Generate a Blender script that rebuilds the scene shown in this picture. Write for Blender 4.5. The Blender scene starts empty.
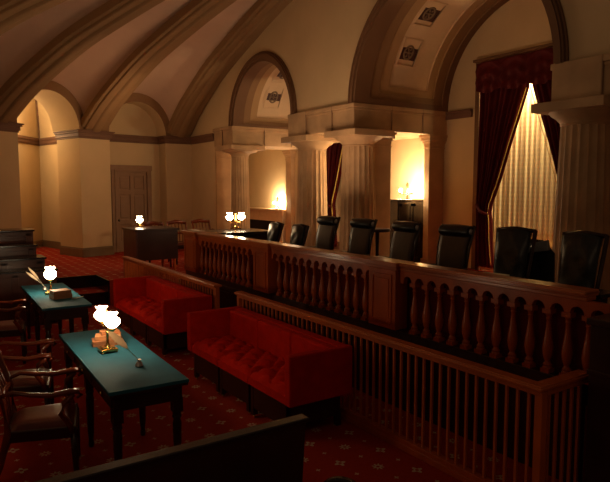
import bpy, math, random
from math import sin, cos, pi, radians, sqrt, atan2, hypot
from mathutils import Vector, Matrix
random.seed(7)
scn = bpy.context.scene
COL = scn.collection

# ------------------------------------------------------------------ camera
F = 593.0; HZ = 188.0; H = 2.153; VX = -95.0
PITCH = math.atan((241.0 - HZ) / F)
YAW = math.atan((305.0 - VX) / hypot(F, 241.0 - HZ))
cd = bpy.data.cameras.new('camera'); cam = bpy.data.objects.new('camera', cd); COL.objects.link(cam)
cd.sensor_width = 36.0; cd.lens = 36.0 * F / 610.0; cd.clip_start = 0.05; cd.clip_end = 200
cam.location = (0, 0, H)
cam.rotation_euler = (pi / 2 - PITCH, 0, -YAW)
scn.camera = cam

# ------------------------------------------------------------------ world, light, exposure
w = bpy.data.worlds.new('world'); scn.world = w; w.use_nodes = True
w.node_tree.nodes['Background'].inputs[0].default_value = (1.0, 0.61, 0.34, 1)
w.node_tree.nodes['Background'].inputs[1].default_value = 0.045
scn.view_settings.view_transform = 'Standard'
scn.view_settings.look = 'None'
scn.view_settings.gamma = 1.0
scn.view_settings.use_curve_mapping = False
scn.view_settings.exposure = 0.44

def lamp_point(name, loc, power, col=(1, .68, .38), rad=.12):
    l = bpy.data.lights.new(name, 'POINT'); l.energy = power; l.color = col; l.shadow_soft_size = rad
    o = bpy.data.objects.new(name, l); COL.objects.link(o); o.location = loc; return o
def lamp_area(name, loc, rot, size, power, col=(1, .68, .38), sy=None):
    l = bpy.data.lights.new(name, 'AREA'); l.energy = power; l.color = col; l.size = size
    if sy: l.shape = 'RECTANGLE'; l.size_y = sy
    o = bpy.data.objects.new(name, l); COL.objects.link(o); o.location = loc; o.rotation_euler = rot; return o
# fill lights without fixtures, added to brighten the vault and the room
lamp_area('gallery_fill', (-0.8, 6.0, 2.3), (pi, 0, 0), 1.6, 33, (1, .62, .36))  # added fill thrown up at the left of the vault
lamp_area('chamber_fill', (5.3, 8.0, 2.0), (pi, 0, 0), 1.4, 25, (1, .62, .36))  # added fill hung unseen in the chamber to lift the ceiling
lamp_point('visitor_fill', (-1.6, 1.6, 3.4), 9, (1, .62, .36), .35)  # added soft fill beside the camera, stands for no known lamp
lamp_point('passage_lamp', (2.32, 16.85, 3.7), 62, (1, .69, .36), .12)
lamp_point('arcade_fill', (8.2, 12.6, 2.75), 15, (1, .66, .38), .2)  # added fill that brightens the far pilasters, mantel and drape
lamp_point('aisle_fill', (4.4, 13.4, 3.3), 20, (1, .58, .30), .25)  # added fill over the far floor, no fixture there

# ------------------------------------------------------------------ materials
def newmat(name):
    m = bpy.data.materials.new(name); m.use_nodes = True
    return m, m.node_tree.nodes, m.node_tree.links, m.node_tree.nodes['Principled BSDF']
def mat(name, col, rough=.6, metal=0, var=.12, scale=6, bump=0, bscale=40, stretch=None, spec=.5, sheen=0, coat=0, detail=4):
    m, N, L, b = newmat(name)
    b.inputs['Roughness'].default_value = rough; b.inputs['Metallic'].default_value = metal
    b.inputs['Specular IOR Level'].default_value = spec
    if sheen: b.inputs['Sheen Weight'].default_value = sheen; b.inputs['Sheen Tint'].default_value = (*col, 1); b.inputs['Sheen Roughness'].default_value = .4
    if coat: b.inputs['Coat Weight'].default_value = coat; b.inputs['Coat Roughness'].default_value = .12
    tc = N.new('ShaderNodeTexCoord'); mp = N.new('ShaderNodeMapping'); L.new(tc.outputs['Object'], mp.inputs[0])
    if stretch: mp.inputs['Scale'].default_value = stretch
    n = N.new('ShaderNodeTexNoise'); n.inputs['Scale'].default_value = scale; n.inputs['Detail'].default_value = detail
    L.new(mp.outputs[0], n.inputs[0])
    r = N.new('ShaderNodeMapRange'); r.inputs['From Min'].default_value = .3; r.inputs['From Max'].default_value = .7
    r.inputs['To Min'].default_value = 1 - var; r.inputs['To Max'].default_value = 1 + var
    L.new(n.outputs[0], r.inputs[0])
    mul = N.new('ShaderNodeVectorMath'); mul.operation = 'SCALE'; mul.inputs[0].default_value = col
    L.new(r.outputs[0], mul.inputs['Scale']); L.new(mul.outputs[0], b.inputs['Base Color'])
    if bump:
        n2 = N.new('ShaderNodeTexNoise'); n2.inputs['Scale'].default_value = bscale; n2.inputs['Detail'].default_value = 3
        L.new(mp.outputs[0], n2.inputs[0])
        bp = N.new('ShaderNodeBump'); bp.inputs['Strength'].default_value = bump; bp.inputs['Distance'].default_value = .01
        L.new(n2.outputs[0], bp.inputs['Height']); L.new(bp.outputs[0], b.inputs['Normal'])
    return m
def glow(name, col, strength):
    m, N, L, b = newmat(name)
    b.inputs['Base Color'].default_value = (.9, .85, .75, 1); b.inputs['Roughness'].default_value = .3
    b.inputs['Emission Color'].default_value = (*col, 1); b.inputs['Emission Strength'].default_value = strength
    return m

M = {}
M['plaster'] = mat('wall_plaster', (.60, .45, .26), .85, var=.05, scale=1.5, bump=.06, bscale=60, spec=.2)
M['dome'] = mat('dome_plaster', (.60, .42, .31), .85, var=.07, scale=1.2, bump=.06, bscale=50, spec=.2)
M['rib'] = mat('rib_plaster', (.27, .165, .08), .8, var=.06, scale=2, spec=.2)
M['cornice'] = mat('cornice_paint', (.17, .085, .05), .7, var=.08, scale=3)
M['archdark'] = mat('arch_band_dark', (.165, .080, .035), .75, var=.06, scale=3)
M['archmid'] = mat('arch_band_middle', (.255, .140, .062), .75, var=.05, scale=3)
M['archlight'] = mat('arch_band_light', (.42, .26, .125), .8, var=.05, scale=3)
M['archcream'] = mat('arch_panel_cream', (.68, .50, .32), .85, var=.05, scale=3)
M['stone'] = mat('sandstone', (.47, .305, .165), .7, var=.22, scale=2.2, bump=.15, bscale=25, spec=.3, detail=8)
M['stonedark'] = mat('sandstone_joint', (.30, .19, .105), .8)
M['coffer'] = mat('coffer_maroon', (.07, .025, .02), .6)
M['gilt'] = mat('rosette_paint', (.20, .135, .085), .6)
M['basebd'] = mat('baseboard_paint', (.19, .125, .065), .5, var=.08)
M['door'] = mat('door_paint', (.25, .135, .065), .5, var=.08, scale=5)
M['wood'] = mat('mahogany', (.36, .062, .009), .34, var=.3, scale=3.5, stretch=(1, 1, .25), bump=.03, bscale=30, coat=.06, spec=.25)
M['woodrail'] = mat('mahogany_rail', (.42, .090, .016), .28, var=.25, scale=3, stretch=(1, .2, 1), coat=.35)
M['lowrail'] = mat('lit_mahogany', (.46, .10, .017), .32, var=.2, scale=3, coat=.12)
M['wooddark'] = mat('dark_mahogany', (.030, .008, .004), .32, var=.3, scale=4, coat=.1, spec=.35)
M['chairwood'] = mat('polished_chair_wood', (.14, .022, .005), .25, var=.3, scale=4, coat=.15, spec=.4)
M['pewwood'] = mat('pew_wood', (.07, .016, .007), .35, var=.3, scale=3, coat=.1)
M['woodblack'] = mat('ebonised_wood', (.010, .005, .004), .25, var=.2, scale=4, coat=.2)
M['velvet'] = mat('red_velvet', (.44, .010, .002), .85, var=.14, scale=9, sheen=.04, spec=.05)
M['drape'] = mat('crimson_drape', (.085, .007, .006), .8, var=.2, scale=5, sheen=.2, spec=.15)
M['backcloth'] = mat('red_backing_cloth', (.10, .007, .005), .9, var=.2, scale=3, spec=.1)
M['baize'] = mat('teal_baize', (.016, .125, .185), .75, var=.10, scale=7, spec=.2)
M['leather'] = mat('black_leather', (.007, .007, .008), .3, var=.25, scale=8, bump=.25, bscale=18, spec=.45)
M['leatherbrown'] = mat('brown_leather', (.060, .033, .019), .42, var=.2, scale=6, bump=.2, bscale=16)
M['leatherred'] = mat('oxblood_leather', (.09, .014, .008), .3, var=.2, scale=6, bump=.15, bscale=16)
M['brass'] = mat('brass', (.75, .48, .16), .22, metal=1, var=.08)
M['bronze'] = mat('dark_bronze', (.10, .07, .025), .35, metal=.7, var=.1)
M['ink'] = mat('pewter_glass', (.45, .42, .40), .2, metal=.6, var=.1)
M['quill'] = mat('quill_feather', (.70, .56, .42), .8, var=.1, scale=20, spec=.2)
def translucent(m, col, f):
    N, L = m.node_tree.nodes, m.node_tree.links
    tr = N.new('ShaderNodeBsdfTranslucent'); tr.inputs[0].default_value = (*col, 1)
    mx = N.new('ShaderNodeMixShader'); mx.inputs[0].default_value = f
    L.new(N['Principled BSDF'].outputs[0], mx.inputs[1]); L.new(tr.outputs[0], mx.inputs[2]); L.new(mx.outputs[0], N['Material Output'].inputs[0])
translucent(M['quill'], (.9, .75, .58), .55)
M['paper'] = mat('paper', (.66, .58, .46), .8, var=.05)
M['calf'] = mat('tan_book_leather', (.46, .17, .065), .6, var=.15, scale=12)
M['calflight'] = mat('pale_book_leather', (.60, .27, .11), .6, var=.15, scale=12)
M['calfbrown'] = mat('brown_book_leather', (.40, .17, .07), .6, var=.15, scale=12)
M['fringe'] = mat('gold_fringe', (.62, .42, .08), .6, var=.2, scale=30)
M['greycloth'] = mat('grey_cloth', (.20, .21, .22), .85, var=.1)
M['blackcloth'] = mat('black_cloth', (.008, .008, .009), .9, var=.2)
M['tree'] = M['wooddark']
M['mantel'] = mat('mantel_stone', (.62, .45, .29), .6, var=.12, scale=3)
M['soot'] = mat('hearth_soot', (.01, .008, .007), .9)
M['globe'] = glow('lamp_globe', (1, .74, .45), 23)
M['globefar'] = glow('bench_globe', (1, .74, .44), 30)
M['globewall'] = glow('mantel_globe', (1, .72, .40), 950)
def sheer():
    m, N, L, b = newmat('sheer_curtain')
    b.inputs['Base Color'].default_value = (.80, .68, .42, 1); b.inputs['Roughness'].default_value = .8
    b.inputs['Specular IOR Level'].default_value = .1
    tc = N.new('ShaderNodeTexCoord'); sp = N.new('ShaderNodeSeparateXYZ'); L.new(tc.outputs['Object'], sp.inputs[0])
    wv = N.new('ShaderNodeMath'); wv.operation = 'MULTIPLY'; wv.inputs[1].default_value = 75; L.new(sp.outputs[2], wv.inputs[0])
    sn = N.new('ShaderNodeMath'); sn.operation = 'SINE'; L.new(wv.outputs[0], sn.inputs[0])
    mr = N.new('ShaderNodeMapRange'); mr.inputs['From Min'].default_value = -1; mr.inputs['To Min'].default_value = .92; mr.inputs['To Max'].default_value = 1.0
    L.new(sn.outputs[0], mr.inputs[0])
    mul = N.new('ShaderNodeVectorMath'); mul.operation = 'SCALE'; mul.inputs[0].default_value = (.80, .66, .40)
    L.new(mr.outputs[0], mul.inputs['Scale']); L.new(mul.outputs[0], b.inputs['Base Color'])
    return m
M['sheer'] = sheer()

def carpet():
    m, N, L, b = newmat('patterned_carpet')
    b.inputs['Roughness'].default_value = .95; b.inputs['Specular IOR Level'].default_value = .1
    g = N.new('ShaderNodeNewGeometry'); sp = N.new('ShaderNodeSeparateXYZ'); L.new(g.outputs['Position'], sp.inputs[0])
    def mth(op, a, c=None, d=None):
        n = N.new('ShaderNodeMath'); n.operation = op
        for i, v in enumerate((a, c, d)):
            if v is None: continue
            if isinstance(v, (int, float)): n.inputs[i].default_value = v
            else: L.new(v, n.inputs[i])
        return n.outputs[0]
    P = .42
    def cell(off, R, petal, k):
        x = mth('SUBTRACT', mth('FRACT', mth('ADD', mth('DIVIDE', sp.outputs[0], P), off[0] + 20)), .5)
        y = mth('SUBTRACT', mth('FRACT', mth('ADD', mth('DIVIDE', sp.outputs[1], P), off[1] + 20)), .5)
        r = mth('SQRT', mth('ADD', mth('MULTIPLY', x, x), mth('MULTIPLY', y, y)))
        a = mth('ARCTAN2', y, x)
        lim = mth('MULTIPLY', R, mth('ADD', 1 - petal, mth('MULTIPLY', petal, mth('COSINE', mth('MULTIPLY', a, k)))))
        return mth('SUBTRACT', lim, r), r
    d1, r1 = cell((0, 0), .12, .28, 4)
    d2, r2 = cell((.5, .5), .12, .28, 8)
    d3, r3 = cell((.5, 0), .05, .3, 4)
    d4, r4 = cell((0, .5), .05, .3, 4)
    dm = mth('MAXIMUM', mth('MAXIMUM', d1, d2), mth('MAXIMUM', d3, d4))
    mask = mth('GREATER_THAN', dm, 0)
    core = mth('LESS_THAN', mth('MINIMUM', r1, r2), .035)
    mask = mth('MULTIPLY', mask, mth('SUBTRACT', 1, core))
    n = N.new('ShaderNodeTexNoise'); n.inputs['Scale'].default_value = 30; L.new(g.outputs['Position'], n.inputs[0])
    mix0 = N.new('ShaderNodeMix'); mix0.data_type = 'RGBA'
    mix0.inputs['A'].default_value = (.25, .015, .004, 1); mix0.inputs['B'].default_value = (.33, .024, .006, 1)
    L.new(n.outputs[0], mix0.inputs['Factor'])
    mix = N.new('ShaderNodeMix'); mix.data_type = 'RGBA'; mix.inputs['B'].default_value = (.42, .30, .19, 1)
    L.new(mask, mix.inputs['Factor']); L.new(mix0.outputs['Result'], mix.inputs['A'])
    L.new(mix.outputs['Result'], b.inputs['Base Color'])
    return m
M['carpet'] = carpet()

# ------------------------------------------------------------------ mesh helpers
class MB:
    def __init__(s): s.v = []; s.f = []
    def add(s, vs, fs):
        o = len(s.v); s.v += [tuple(p) for p in vs]; s.f += [tuple(i + o for i in f) for f in fs]; return s
    def box(s, x0, x1, y0, y1, z0, z1, m=None):
        vs = [Vector((x, y, z)) for z in (z0, z1) for y in (y0, y1) for x in (x0, x1)]
        if m is not None: vs = [m @ p for p in vs]
        return s.add(vs, [(0, 2, 3, 1), (4, 5, 7, 6), (0, 1, 5, 4), (2, 6, 7, 3), (0, 4, 6, 2), (1, 3, 7, 5)])
    def hexa(s, b, t):   # bottom 4 pts, top 4 pts (same order)
        return s.add(list(b) + list(t), [(3, 2, 1, 0), (4, 5, 6, 7), (0, 1, 5, 4), (1, 2, 6, 5), (2, 3, 7, 6), (3, 0, 4, 7)])
    def lathe(s, prof, c=(0, 0, 0), seg=16, m=None, squash=None):
        vs = []; n = len(prof)
        for r, z in prof:
            for k in range(seg):
                a = 2 * pi * k / seg
                p = Vector((c[0] + r * cos(a), c[1] + r * sin(a), c[2] + z))
                vs.append(m @ p if m is not None else p)
        fs = []
        for i in range(n - 1):
            for k in range(seg):
                k2 = (k + 1) % seg
                fs.append((i * seg + k, i * seg + k2, (i + 1) * seg + k2, (i + 1) * seg + k))
        if prof[0][0] > 1e-4: fs.append(tuple(reversed(range(seg))))
        if prof[-1][0] > 1e-4: fs.append(tuple(range((n - 1) * seg, n * seg)))
        return s.add(vs, fs)
    def tube(s, pts, rad, seg=8, flat=1.0):
        pts = [Vector(p) for p in pts]; n = len(pts)
        if not hasattr(rad, '__len__'): rad = [rad] * n
        vs = []; up = Vector((0, 0, 1))
        for i in range(n):
            t = (pts[min(i + 1, n - 1)] - pts[max(i - 1, 0)]).normalized()
            sd = t.cross(up)
            if sd.length < 1e-3: sd = t.cross(Vector((0, 1, 0)))
            sd.normalize(); u = sd.cross(t).normalized()
            for k in range(seg):
                a = 2 * pi * k / seg
                vs.append(pts[i] + sd * cos(a) * rad[i] + u * sin(a) * rad[i] * flat)
        fs = []
        for i in range(n - 1):
            for k in range(seg):
                k2 = (k + 1) % seg
                fs.append((i * seg + k, i * seg + k2, (i + 1) * seg + k2, (i + 1) * seg + k))
        fs.append(tuple(reversed(range(seg)))); fs.append(tuple(range((n - 1) * seg, n * seg)))
        return s.add(vs, fs)
    def prism(s, poly, fn0, fn1):  # poly list of 2d, fn maps (a,b)->3d
        n = len(poly); vs = [fn0(*p) for p in poly] + [fn1(*p) for p in poly]
        fs = [tuple(reversed(range(n))), tuple(range(n, 2 * n))]
        for i in range(n):
            j = (i + 1) % n; fs.append((i, j, n + j, n + i))
        return s.add(vs, fs)
    def grid(s, fn, nu, nv, wrapu=False):
        vs = [fn(i / nu, j / nv) for j in range(nv + 1) for i in range(nu + 1)]
        fs = [(j * (nu + 1) + i, j * (nu + 1) + i + 1, (j + 1) * (nu + 1) + i + 1, (j + 1) * (nu + 1) + i) for j in range(nv) for i in range(nu)]
        return s.add(vs, fs)
    def build(s, name, material, parent=None, smooth=False, bevel=0, solid=0, loc=None, rz=None, fixn=True, segs=2):
        me = bpy.data.meshes.new(name); me.from_pydata([tuple(p) for p in s.v], [], s.f)
        if fixn:
            import bmesh
            bm = bmesh.new(); bm.from_mesh(me); bmesh.ops.recalc_face_normals(bm, faces=bm.faces); bm.to_mesh(me); bm.free()
        me.materials.append(material)
        o = bpy.data.objects.new(name, me); COL.objects.link(o)
        if parent is not None: o.parent = parent
        if loc: o.location = loc
        if rz is not None: o.rotation_euler = (0, 0, rz)
        if smooth:
            for p in me.polygons: p.use_smooth = True
            if smooth == 'auto':
                try: me.set_sharp_from_angle(angle=radians(38))
                except Exception: pass
        if solid:
            md = o.modifiers.new('s', 'SOLIDIFY'); md.thickness = solid; md.offset = 0
        if bevel:
            md = o.modifiers.new('b', 'BEVEL'); md.width = bevel; md.segments = segs; md.limit_method = 'ANGLE'; md.angle_limit = radians(40)
        return o
def B(*a): return MB().box(*a)
def tag(o, label, cat, group=None, kind=None):
    if label: o['label'] = label
    if cat: o['category'] = cat
    if group: o['group'] = group
    if kind: o['kind'] = kind
    return o
def thing(name, label, cat, loc=(0, 0, 0), rz=0, group=None):
    o = bpy.data.objects.new(name, None); COL.objects.link(o); o.location = loc; o.rotation_euler = (0, 0, rz)
    o.empty_display_size = .1
    return tag(o, label, cat, group)
def struct(o): o['kind'] = 'structure'; return o
def kids(o): return [c for c in COL.objects if c.parent == o]
def dup(root, loc, rz, label, group=None):
    r = root.copy(); COL.objects.link(r); r.location = loc; r.rotation_euler = (0, 0, rz); r['label'] = label
    if group: r['group'] = group
    for ch in kids(root):
        c = ch.copy(); COL.objects.link(c); c.parent = r
        for g in kids(ch):
            d = g.copy(); COL.objects.link(d); d.parent = c
    return r

# ------------------------------------------------------------------ room numbers
UF = .45                     # upper floor level
DA = .60                      # dais level
CX, CY = 6.667, 6.5           # centre of the half dome
X1, X2 = 6.667, 9.033         # arcade front, back wall
RW = 9.13; PER = radians(15.26); RIB0 = radians(92.0)
ZC = 3.56                     # top of cornice

def pol(a, t, r, z): return Vector((CX + cos(a) * r - sin(a) * t, CY + sin(a) * r + cos(a) * t, z))
_pr = [(9.13, 3.56), (8.5, 4.05), (7.7, 4.52), (6.9, 4.93), (6.0, 5.28), (5.0, 5.63), (4.0, 5.93), (2.8, 6.2), (1.5, 6.36), (0, 6.42)]
def zd(r):
    if r >= 9.13: return 3.56
    for i in range(len(_pr) - 1):
        r1, z1 = _pr[i]; r0, z0 = _pr[i + 1]
        if r0 <= r <= r1:
            def slope(k):
                if k <= 0: return (_pr[1][1] - _pr[0][1]) / (_pr[1][0] - _pr[0][0]) * 1.05
                if k >= len(_pr) - 1: return 0
                return (_pr[k + 1][1] - _pr[k - 1][1]) / (_pr[k + 1][0] - _pr[k - 1][0])
            h = r1 - r0; t = (r - r0) / h; m0 = slope(i + 1) * h; m1 = slope(i) * h
            return (2*t**3 - 3*t**2 + 1) * z0 + (t**3 - 2*t**2 + t) * m0 + (-2*t**3 + 3*t**2) * z1 + (t**3 - t**2) * m1
    return 6.42

# ------------------------------------------------------------------ floors
def floor_piece(name, *a): return struct(B(*a).build(name, M['carpet']))
floor_piece('floor', -4, 10, -2, 20, -.3, 0)
up = MB(); up.box(-4, 2.05, 11.98, 19.5, 0, UF); up.box(2.05, 3.04, 11.90, 19.5, 0, UF); up.box(3.04, 3.82, 11.0, 19.5, 0, UF)
up.box(3.82, 9.4, 9.95, 19.5, 0, UF)
struct(up.build('floor', M['carpet']))
floor_piece('floor', 2.05, 3.04, 11.15, 11.90, 0, .22)
struct(B(3.96, 9.4, .8, 9.95, 0, DA).build('floor', M['carpet']))
nos = MB(); nos.box(2.04, 3.05, 11.88, 11.91, 0.05, UF + .004); nos.box(3.02, 3.05, 11.0, 11.91, 0.0, UF + .004); nos.box(2.04, 3.04, 11.135, 11.155, 0, .223)
struct(nos.build('trim_1', M['woodblack']))

# ------------------------------------------------------------------ half dome: webs, ribs, wall arches, piers
HB = RW * math.tan(PER / 2)   # half width of a bay
OP = HB - .415                # half width of an opening
AO = OP + .19
NB = 6
dome = MB()
for k in range(NB):
    a = RIB0 + PER * (k + .5)
    def web(u, v, a=a):
        s = -cos(pi * u); t0 = s * HB
        r = RW * (1 - v) ** 1.25 if v < 1 else 0
        z0 = ZC + (sqrt(max(0, 1 - (t0 / AO) ** 2)) * AO * 1.05 if abs(t0) < AO else 0)
        z = zd(r) + .10 + (z0 - ZC - .10) * (r / RW) ** 2.2
        return pol(a, t0 * r / RW, r, z)
    dome.grid(web, 44, 26)
struct(dome.build('ceiling', M['dome'], smooth='auto'))

ribprof = [(-.5, -.12), (-.5, .03), (-.44, .055), (-.41, .055), (-.40, .10), (-.37, .115), (-.16, .115), (-.13, .15), (-.10, .165), (.10, .165), (.13, .15), (.16, .115), (.37, .115), (.40, .10), (.41, .055), (.44, .055), (.5, .03), (.5, -.12)]
for k in range(NB + 1):
    a = RIB0 + PER * k
    rb = MB()
    def rib(u, v, a=a):
        i = min(int(round(u * (len(ribprof) - 1))), len(ribprof) - 1)
        tt, d = ribprof[i]
        r = 9.13 - 8.6 * v
        e = .02; rr = min(r, 9.11)
        n = Vector((zd(rr - e) - zd(rr + e), 2 * e)).normalized()   # (dr,dz) : inward/down normal
        wd = .72 - .27 * v
        return pol(a, tt * wd, r - abs(n.x) * d, zd(r) + .10 - n.y * d)
    rb.grid(rib, len(ribprof) - 1, 40)
    struct(rb.build('trim_%d' % (2 + k), M['rib'], smooth='auto'))

piers = MB(); corn = MB(); bb = MB(); ring = MB(); recess = MB()
def ringed(mb, a, z0, z1, t0, t1, r0, r1):
    b = [pol(a, t0, r0, z0), pol(a, t1, r0, z0), pol(a, t1, r1, z0), pol(a, t0, r1, z0)]
    t = [p + Vector((0, 0, z1 - z0)) for p in b]
    mb.hexa(b, t)
for k in range(NB + 1):
    a = RIB0 + PER * k
    rb1 = RW + (1.05 if k in (1, 2) else .55)
    if k == 0:
        ringed(piers, a, UF, 3.39, -.415, .415, RW, rb1)
    else:
        ringed(piers, a, UF, 3.39, -.415, .415, RW, rb1)
    ringed(bb, a, UF, UF + .20, -.445, .445, RW - .03, rb1)
    ringed(bb, a, UF + .20, UF + .23, -.43, .43, RW - .015, rb1)
    for z0, z1, e in ((3.36, 3.40, .02), (3.40, 3.49, .045), (3.49, 3.53, .075), (3.53, 3.56, .10)):
        ringed(corn, a, z0, z1, -.415 - e, .415 + e, RW - e, rb1)
struct(piers.build('wall_left', M['plaster']))
def archcurve(fn, n=28): return [fn(pi * i / n) for i in range(n + 1)]
for k in range(NB):
    a = RIB0 + PER * (k + .5)
    dp = 1.0 if k == 1 else .45
    # archivolt ring on the face and soffit of the recess
    def facef(u, v, a=a):
        ang = pi * u; R = OP + (AO + .03 - OP) * v
        return pol(a, -cos(ang) * R, RW - .03, ZC + sin(ang) * R * (1.03))
    ring.grid(facef, 28, 3)
    def soff(u, v, a=a, dp=dp):
        ang = pi * u
        return pol(a, -cos(ang) * OP, RW - .03 + dp * v + .03 * v, ZC + sin(ang) * OP * 1.03)
    recess.grid(soff, 28, 4)
    if k != 1:
        # back of the blind recess, with cornice and baseboard
        r = RW + dp
        ringed(recess, a, UF, 4.6, -1.0, 1.0, r, r + .15)
        for z0, z1, e in ((3.36, 3.40, .02), (3.40, 3.49, .045), (3.49, 3.56, .07)):
            ringed(corn, a, z0, z1, -.85, .85, r - e, r + .01)
        if k: ringed(bb, a, UF, UF + .2, -.85, .85, r - .03, r + .01)
struct(ring.build('trim_%d' % 10, M['archmid'], smooth=False))
struct(recess.build('wall_left', M['plaster'], smooth='auto'))
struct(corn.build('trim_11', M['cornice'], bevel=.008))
struct(bb.build('baseboard_left', M['basebd'], bevel=.006))

ac_ = MB()
for z0, z1, e in ((3.36, 3.40, .02), (3.40, 3.49, .045), (3.49, 3.56, .07)): ac_.box(X1 + .03 - e, X1 + .05, 14.16, 15.65, z0, z1)
struct(ac_.build('trim_19', M['cornice']))
# the lit passage behind the second opening: a small groined room
pas = MB()
a = RIB0 + PER * 1.5
c0 = Vector((3.27, 18.6)); pR = Vector((3.95, 15.85)); pL = Vector((1.2, 15.6))
def wallseg(mb, p, q, z0, z1, th=.1):
    d = (q - p).normalized(); n = Vector((-d.y, d.x)) * th
    mb.hexa([(p.x, p.y, z0), (q.x, q.y, z0), (q.x + n.x, q.y + n.y, z0), (p.x + n.x, p.y + n.y, z0)],
            [(p.x, p.y, z1), (q.x, q.y, z1), (q.x + n.x, q.y + n.y, z1), (p.x + n.x, p.y + n.y, z1)])
wallseg(pas, pR, c0, UF, 3.4, -.1); wallseg(pas, c0, pL, UF, 3.4, -.1)
cm = (pR + pL) / 2
def pv(p, q):
    def f(u, v):
        b = p.lerp(q, u); ang = v * pi / 2
        c = b.lerp(cm, 1 - cos(ang)); return Vector((c.x, c.y, 3.4 + 1.7 * sin(ang)))
    return f
pas.grid(pv(pR, c0), 12, 14); pas.grid(pv(c0, pL), 12, 14)
struct(pas.build('wall_passage', M['plaster'], smooth='auto'))
pc = MB()
for z0, z1, e in ((3.36, 3.40, .02), (3.40, 3.49, .045), (3.49, 3.56, .075)):
    wallseg(pc, pR, c0, z0, z1, e); wallseg(pc, c0, pL, z0, z1, e)
pts = [pv(pR, c0)(1, v / 12) for v in range(13)]
pc.tube([p + Vector((.02, -.05, 0)) for p in pts], .03, 6)
struct(pc.build('trim_12', M['cornice']))
pb = MB(); wallseg(pb, pR, c0, UF, UF + .2, .03); wallseg(pb, c0, pL, UF, UF + .2, .03)
struct(pb.build('baseboard_passage', M['basebd']))

# ------------------------------------------------------------------ the door in the first bay
ad = RIB0 + PER * .5
dr = bpy.data.objects.new('door_1', None); COL.objects.link(dr); struct(dr)
def dbox(mb, t0, t1, z0, z1, d0, d1):
    r = RW + .45
    ringed(mb, ad, z0, z1, t0, t1, r - d1, r - d0)
m_ = MB(); dbox(m_, -.58, -.46, UF, 2.72, -.02, .06); dbox(m_, .46, .58, UF, 2.72, -.02, .06); dbox(m_, -.60, .60, 2.62, 2.76, -.02, .07)
dbox(m_, -.50, -.44, UF, 2.64, -.02, .08); dbox(m_, .44, .50, UF, 2.64, -.02, .08); dbox(m_, -.50, .50, 2.58, 2.64, -.02, .08)
m_.build('door_frame', M['door'], dr, bevel=.006)
m_ = MB(); dbox(m_, -.44, .44, UF, 2.58, -.02, .01)
for t0, t1 in ((-.44, -.36), (-.05, .05), (.36, .44)): dbox(m_, t0, t1, UF, 2.58, 0, .035)
for z0, z1 in ((UF, .72), (1.18, 1.32), (1.98, 2.10), (2.48, 2.58)): dbox(m_, -.44, .44, z0, z1, 0, .034)
lf = m_.build('door_leaf', M['door'], dr, bevel=.005)
m_ = MB()
for t0, t1 in ((-.33, -.08), (.08, .33)):
    for z0, z1 in ((.76, 1.14), (1.36, 1.94), (2.14, 2.44)): dbox(m_, t0, t1, z0, z1, 0, .022)
m_.build('door_panel', M['door'], dr, bevel=.008)
m_ = MB(); m_.lathe([(0.02, 0), (.02, .03), (.035, .05), (.035, .07), (0, .08)], m=Matrix.Translation(pol(ad, .40, RW + .42, 1.30)) @ Matrix.Rotation(pi / 2, 4, 'X'))
m_.build('door_knob', M['bronze'], dr, smooth=True)

# ------------------------------------------------------------------ arcade wall with its arches
ARC = [(6.41, 1.94, 2.13), (11.75, 1.29, 1.50)]
ZS = 3.65
aw = MB()
def zlow(y):
    if y > 14.12: return UF
    z = 3.60
    for c, ri, ro in ARC:
        if abs(y - c) < ri + .02: z = ZS + sqrt(max(0, (ri + .02) ** 2 - (y - c) ** 2)) * (0.97 if ri > 1.5 else 1)
    return z
ys = sorted(set([-1.5, 2.2, 14.12, 14.121, 15.9] + [c + s * (ri + .02) * math.sin(pi / 2 * i / 28) for c, ri, ro in ARC for s in (-1, 1) for i in range(29)] + [c + s * (ri + .021) for c, ri, ro in ARC for s in (-1, 1)]))
for y0, y1 in zip(ys[:-1], ys[1:]):
    if y1 - y0 < 1e-5: continue
    e = 1e-4
    aw.add([(X1 + .03, y0, zlow(y0 + e)), (X1 + .03, y1, zlow(y1 - e)), (X1 + .03, y1, 7.0), (X1 + .03, y0, 7.0)], [(0, 1, 2, 3)])
struct(aw.build('wall_arcade', M['plaster'], fixn=False))
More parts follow.
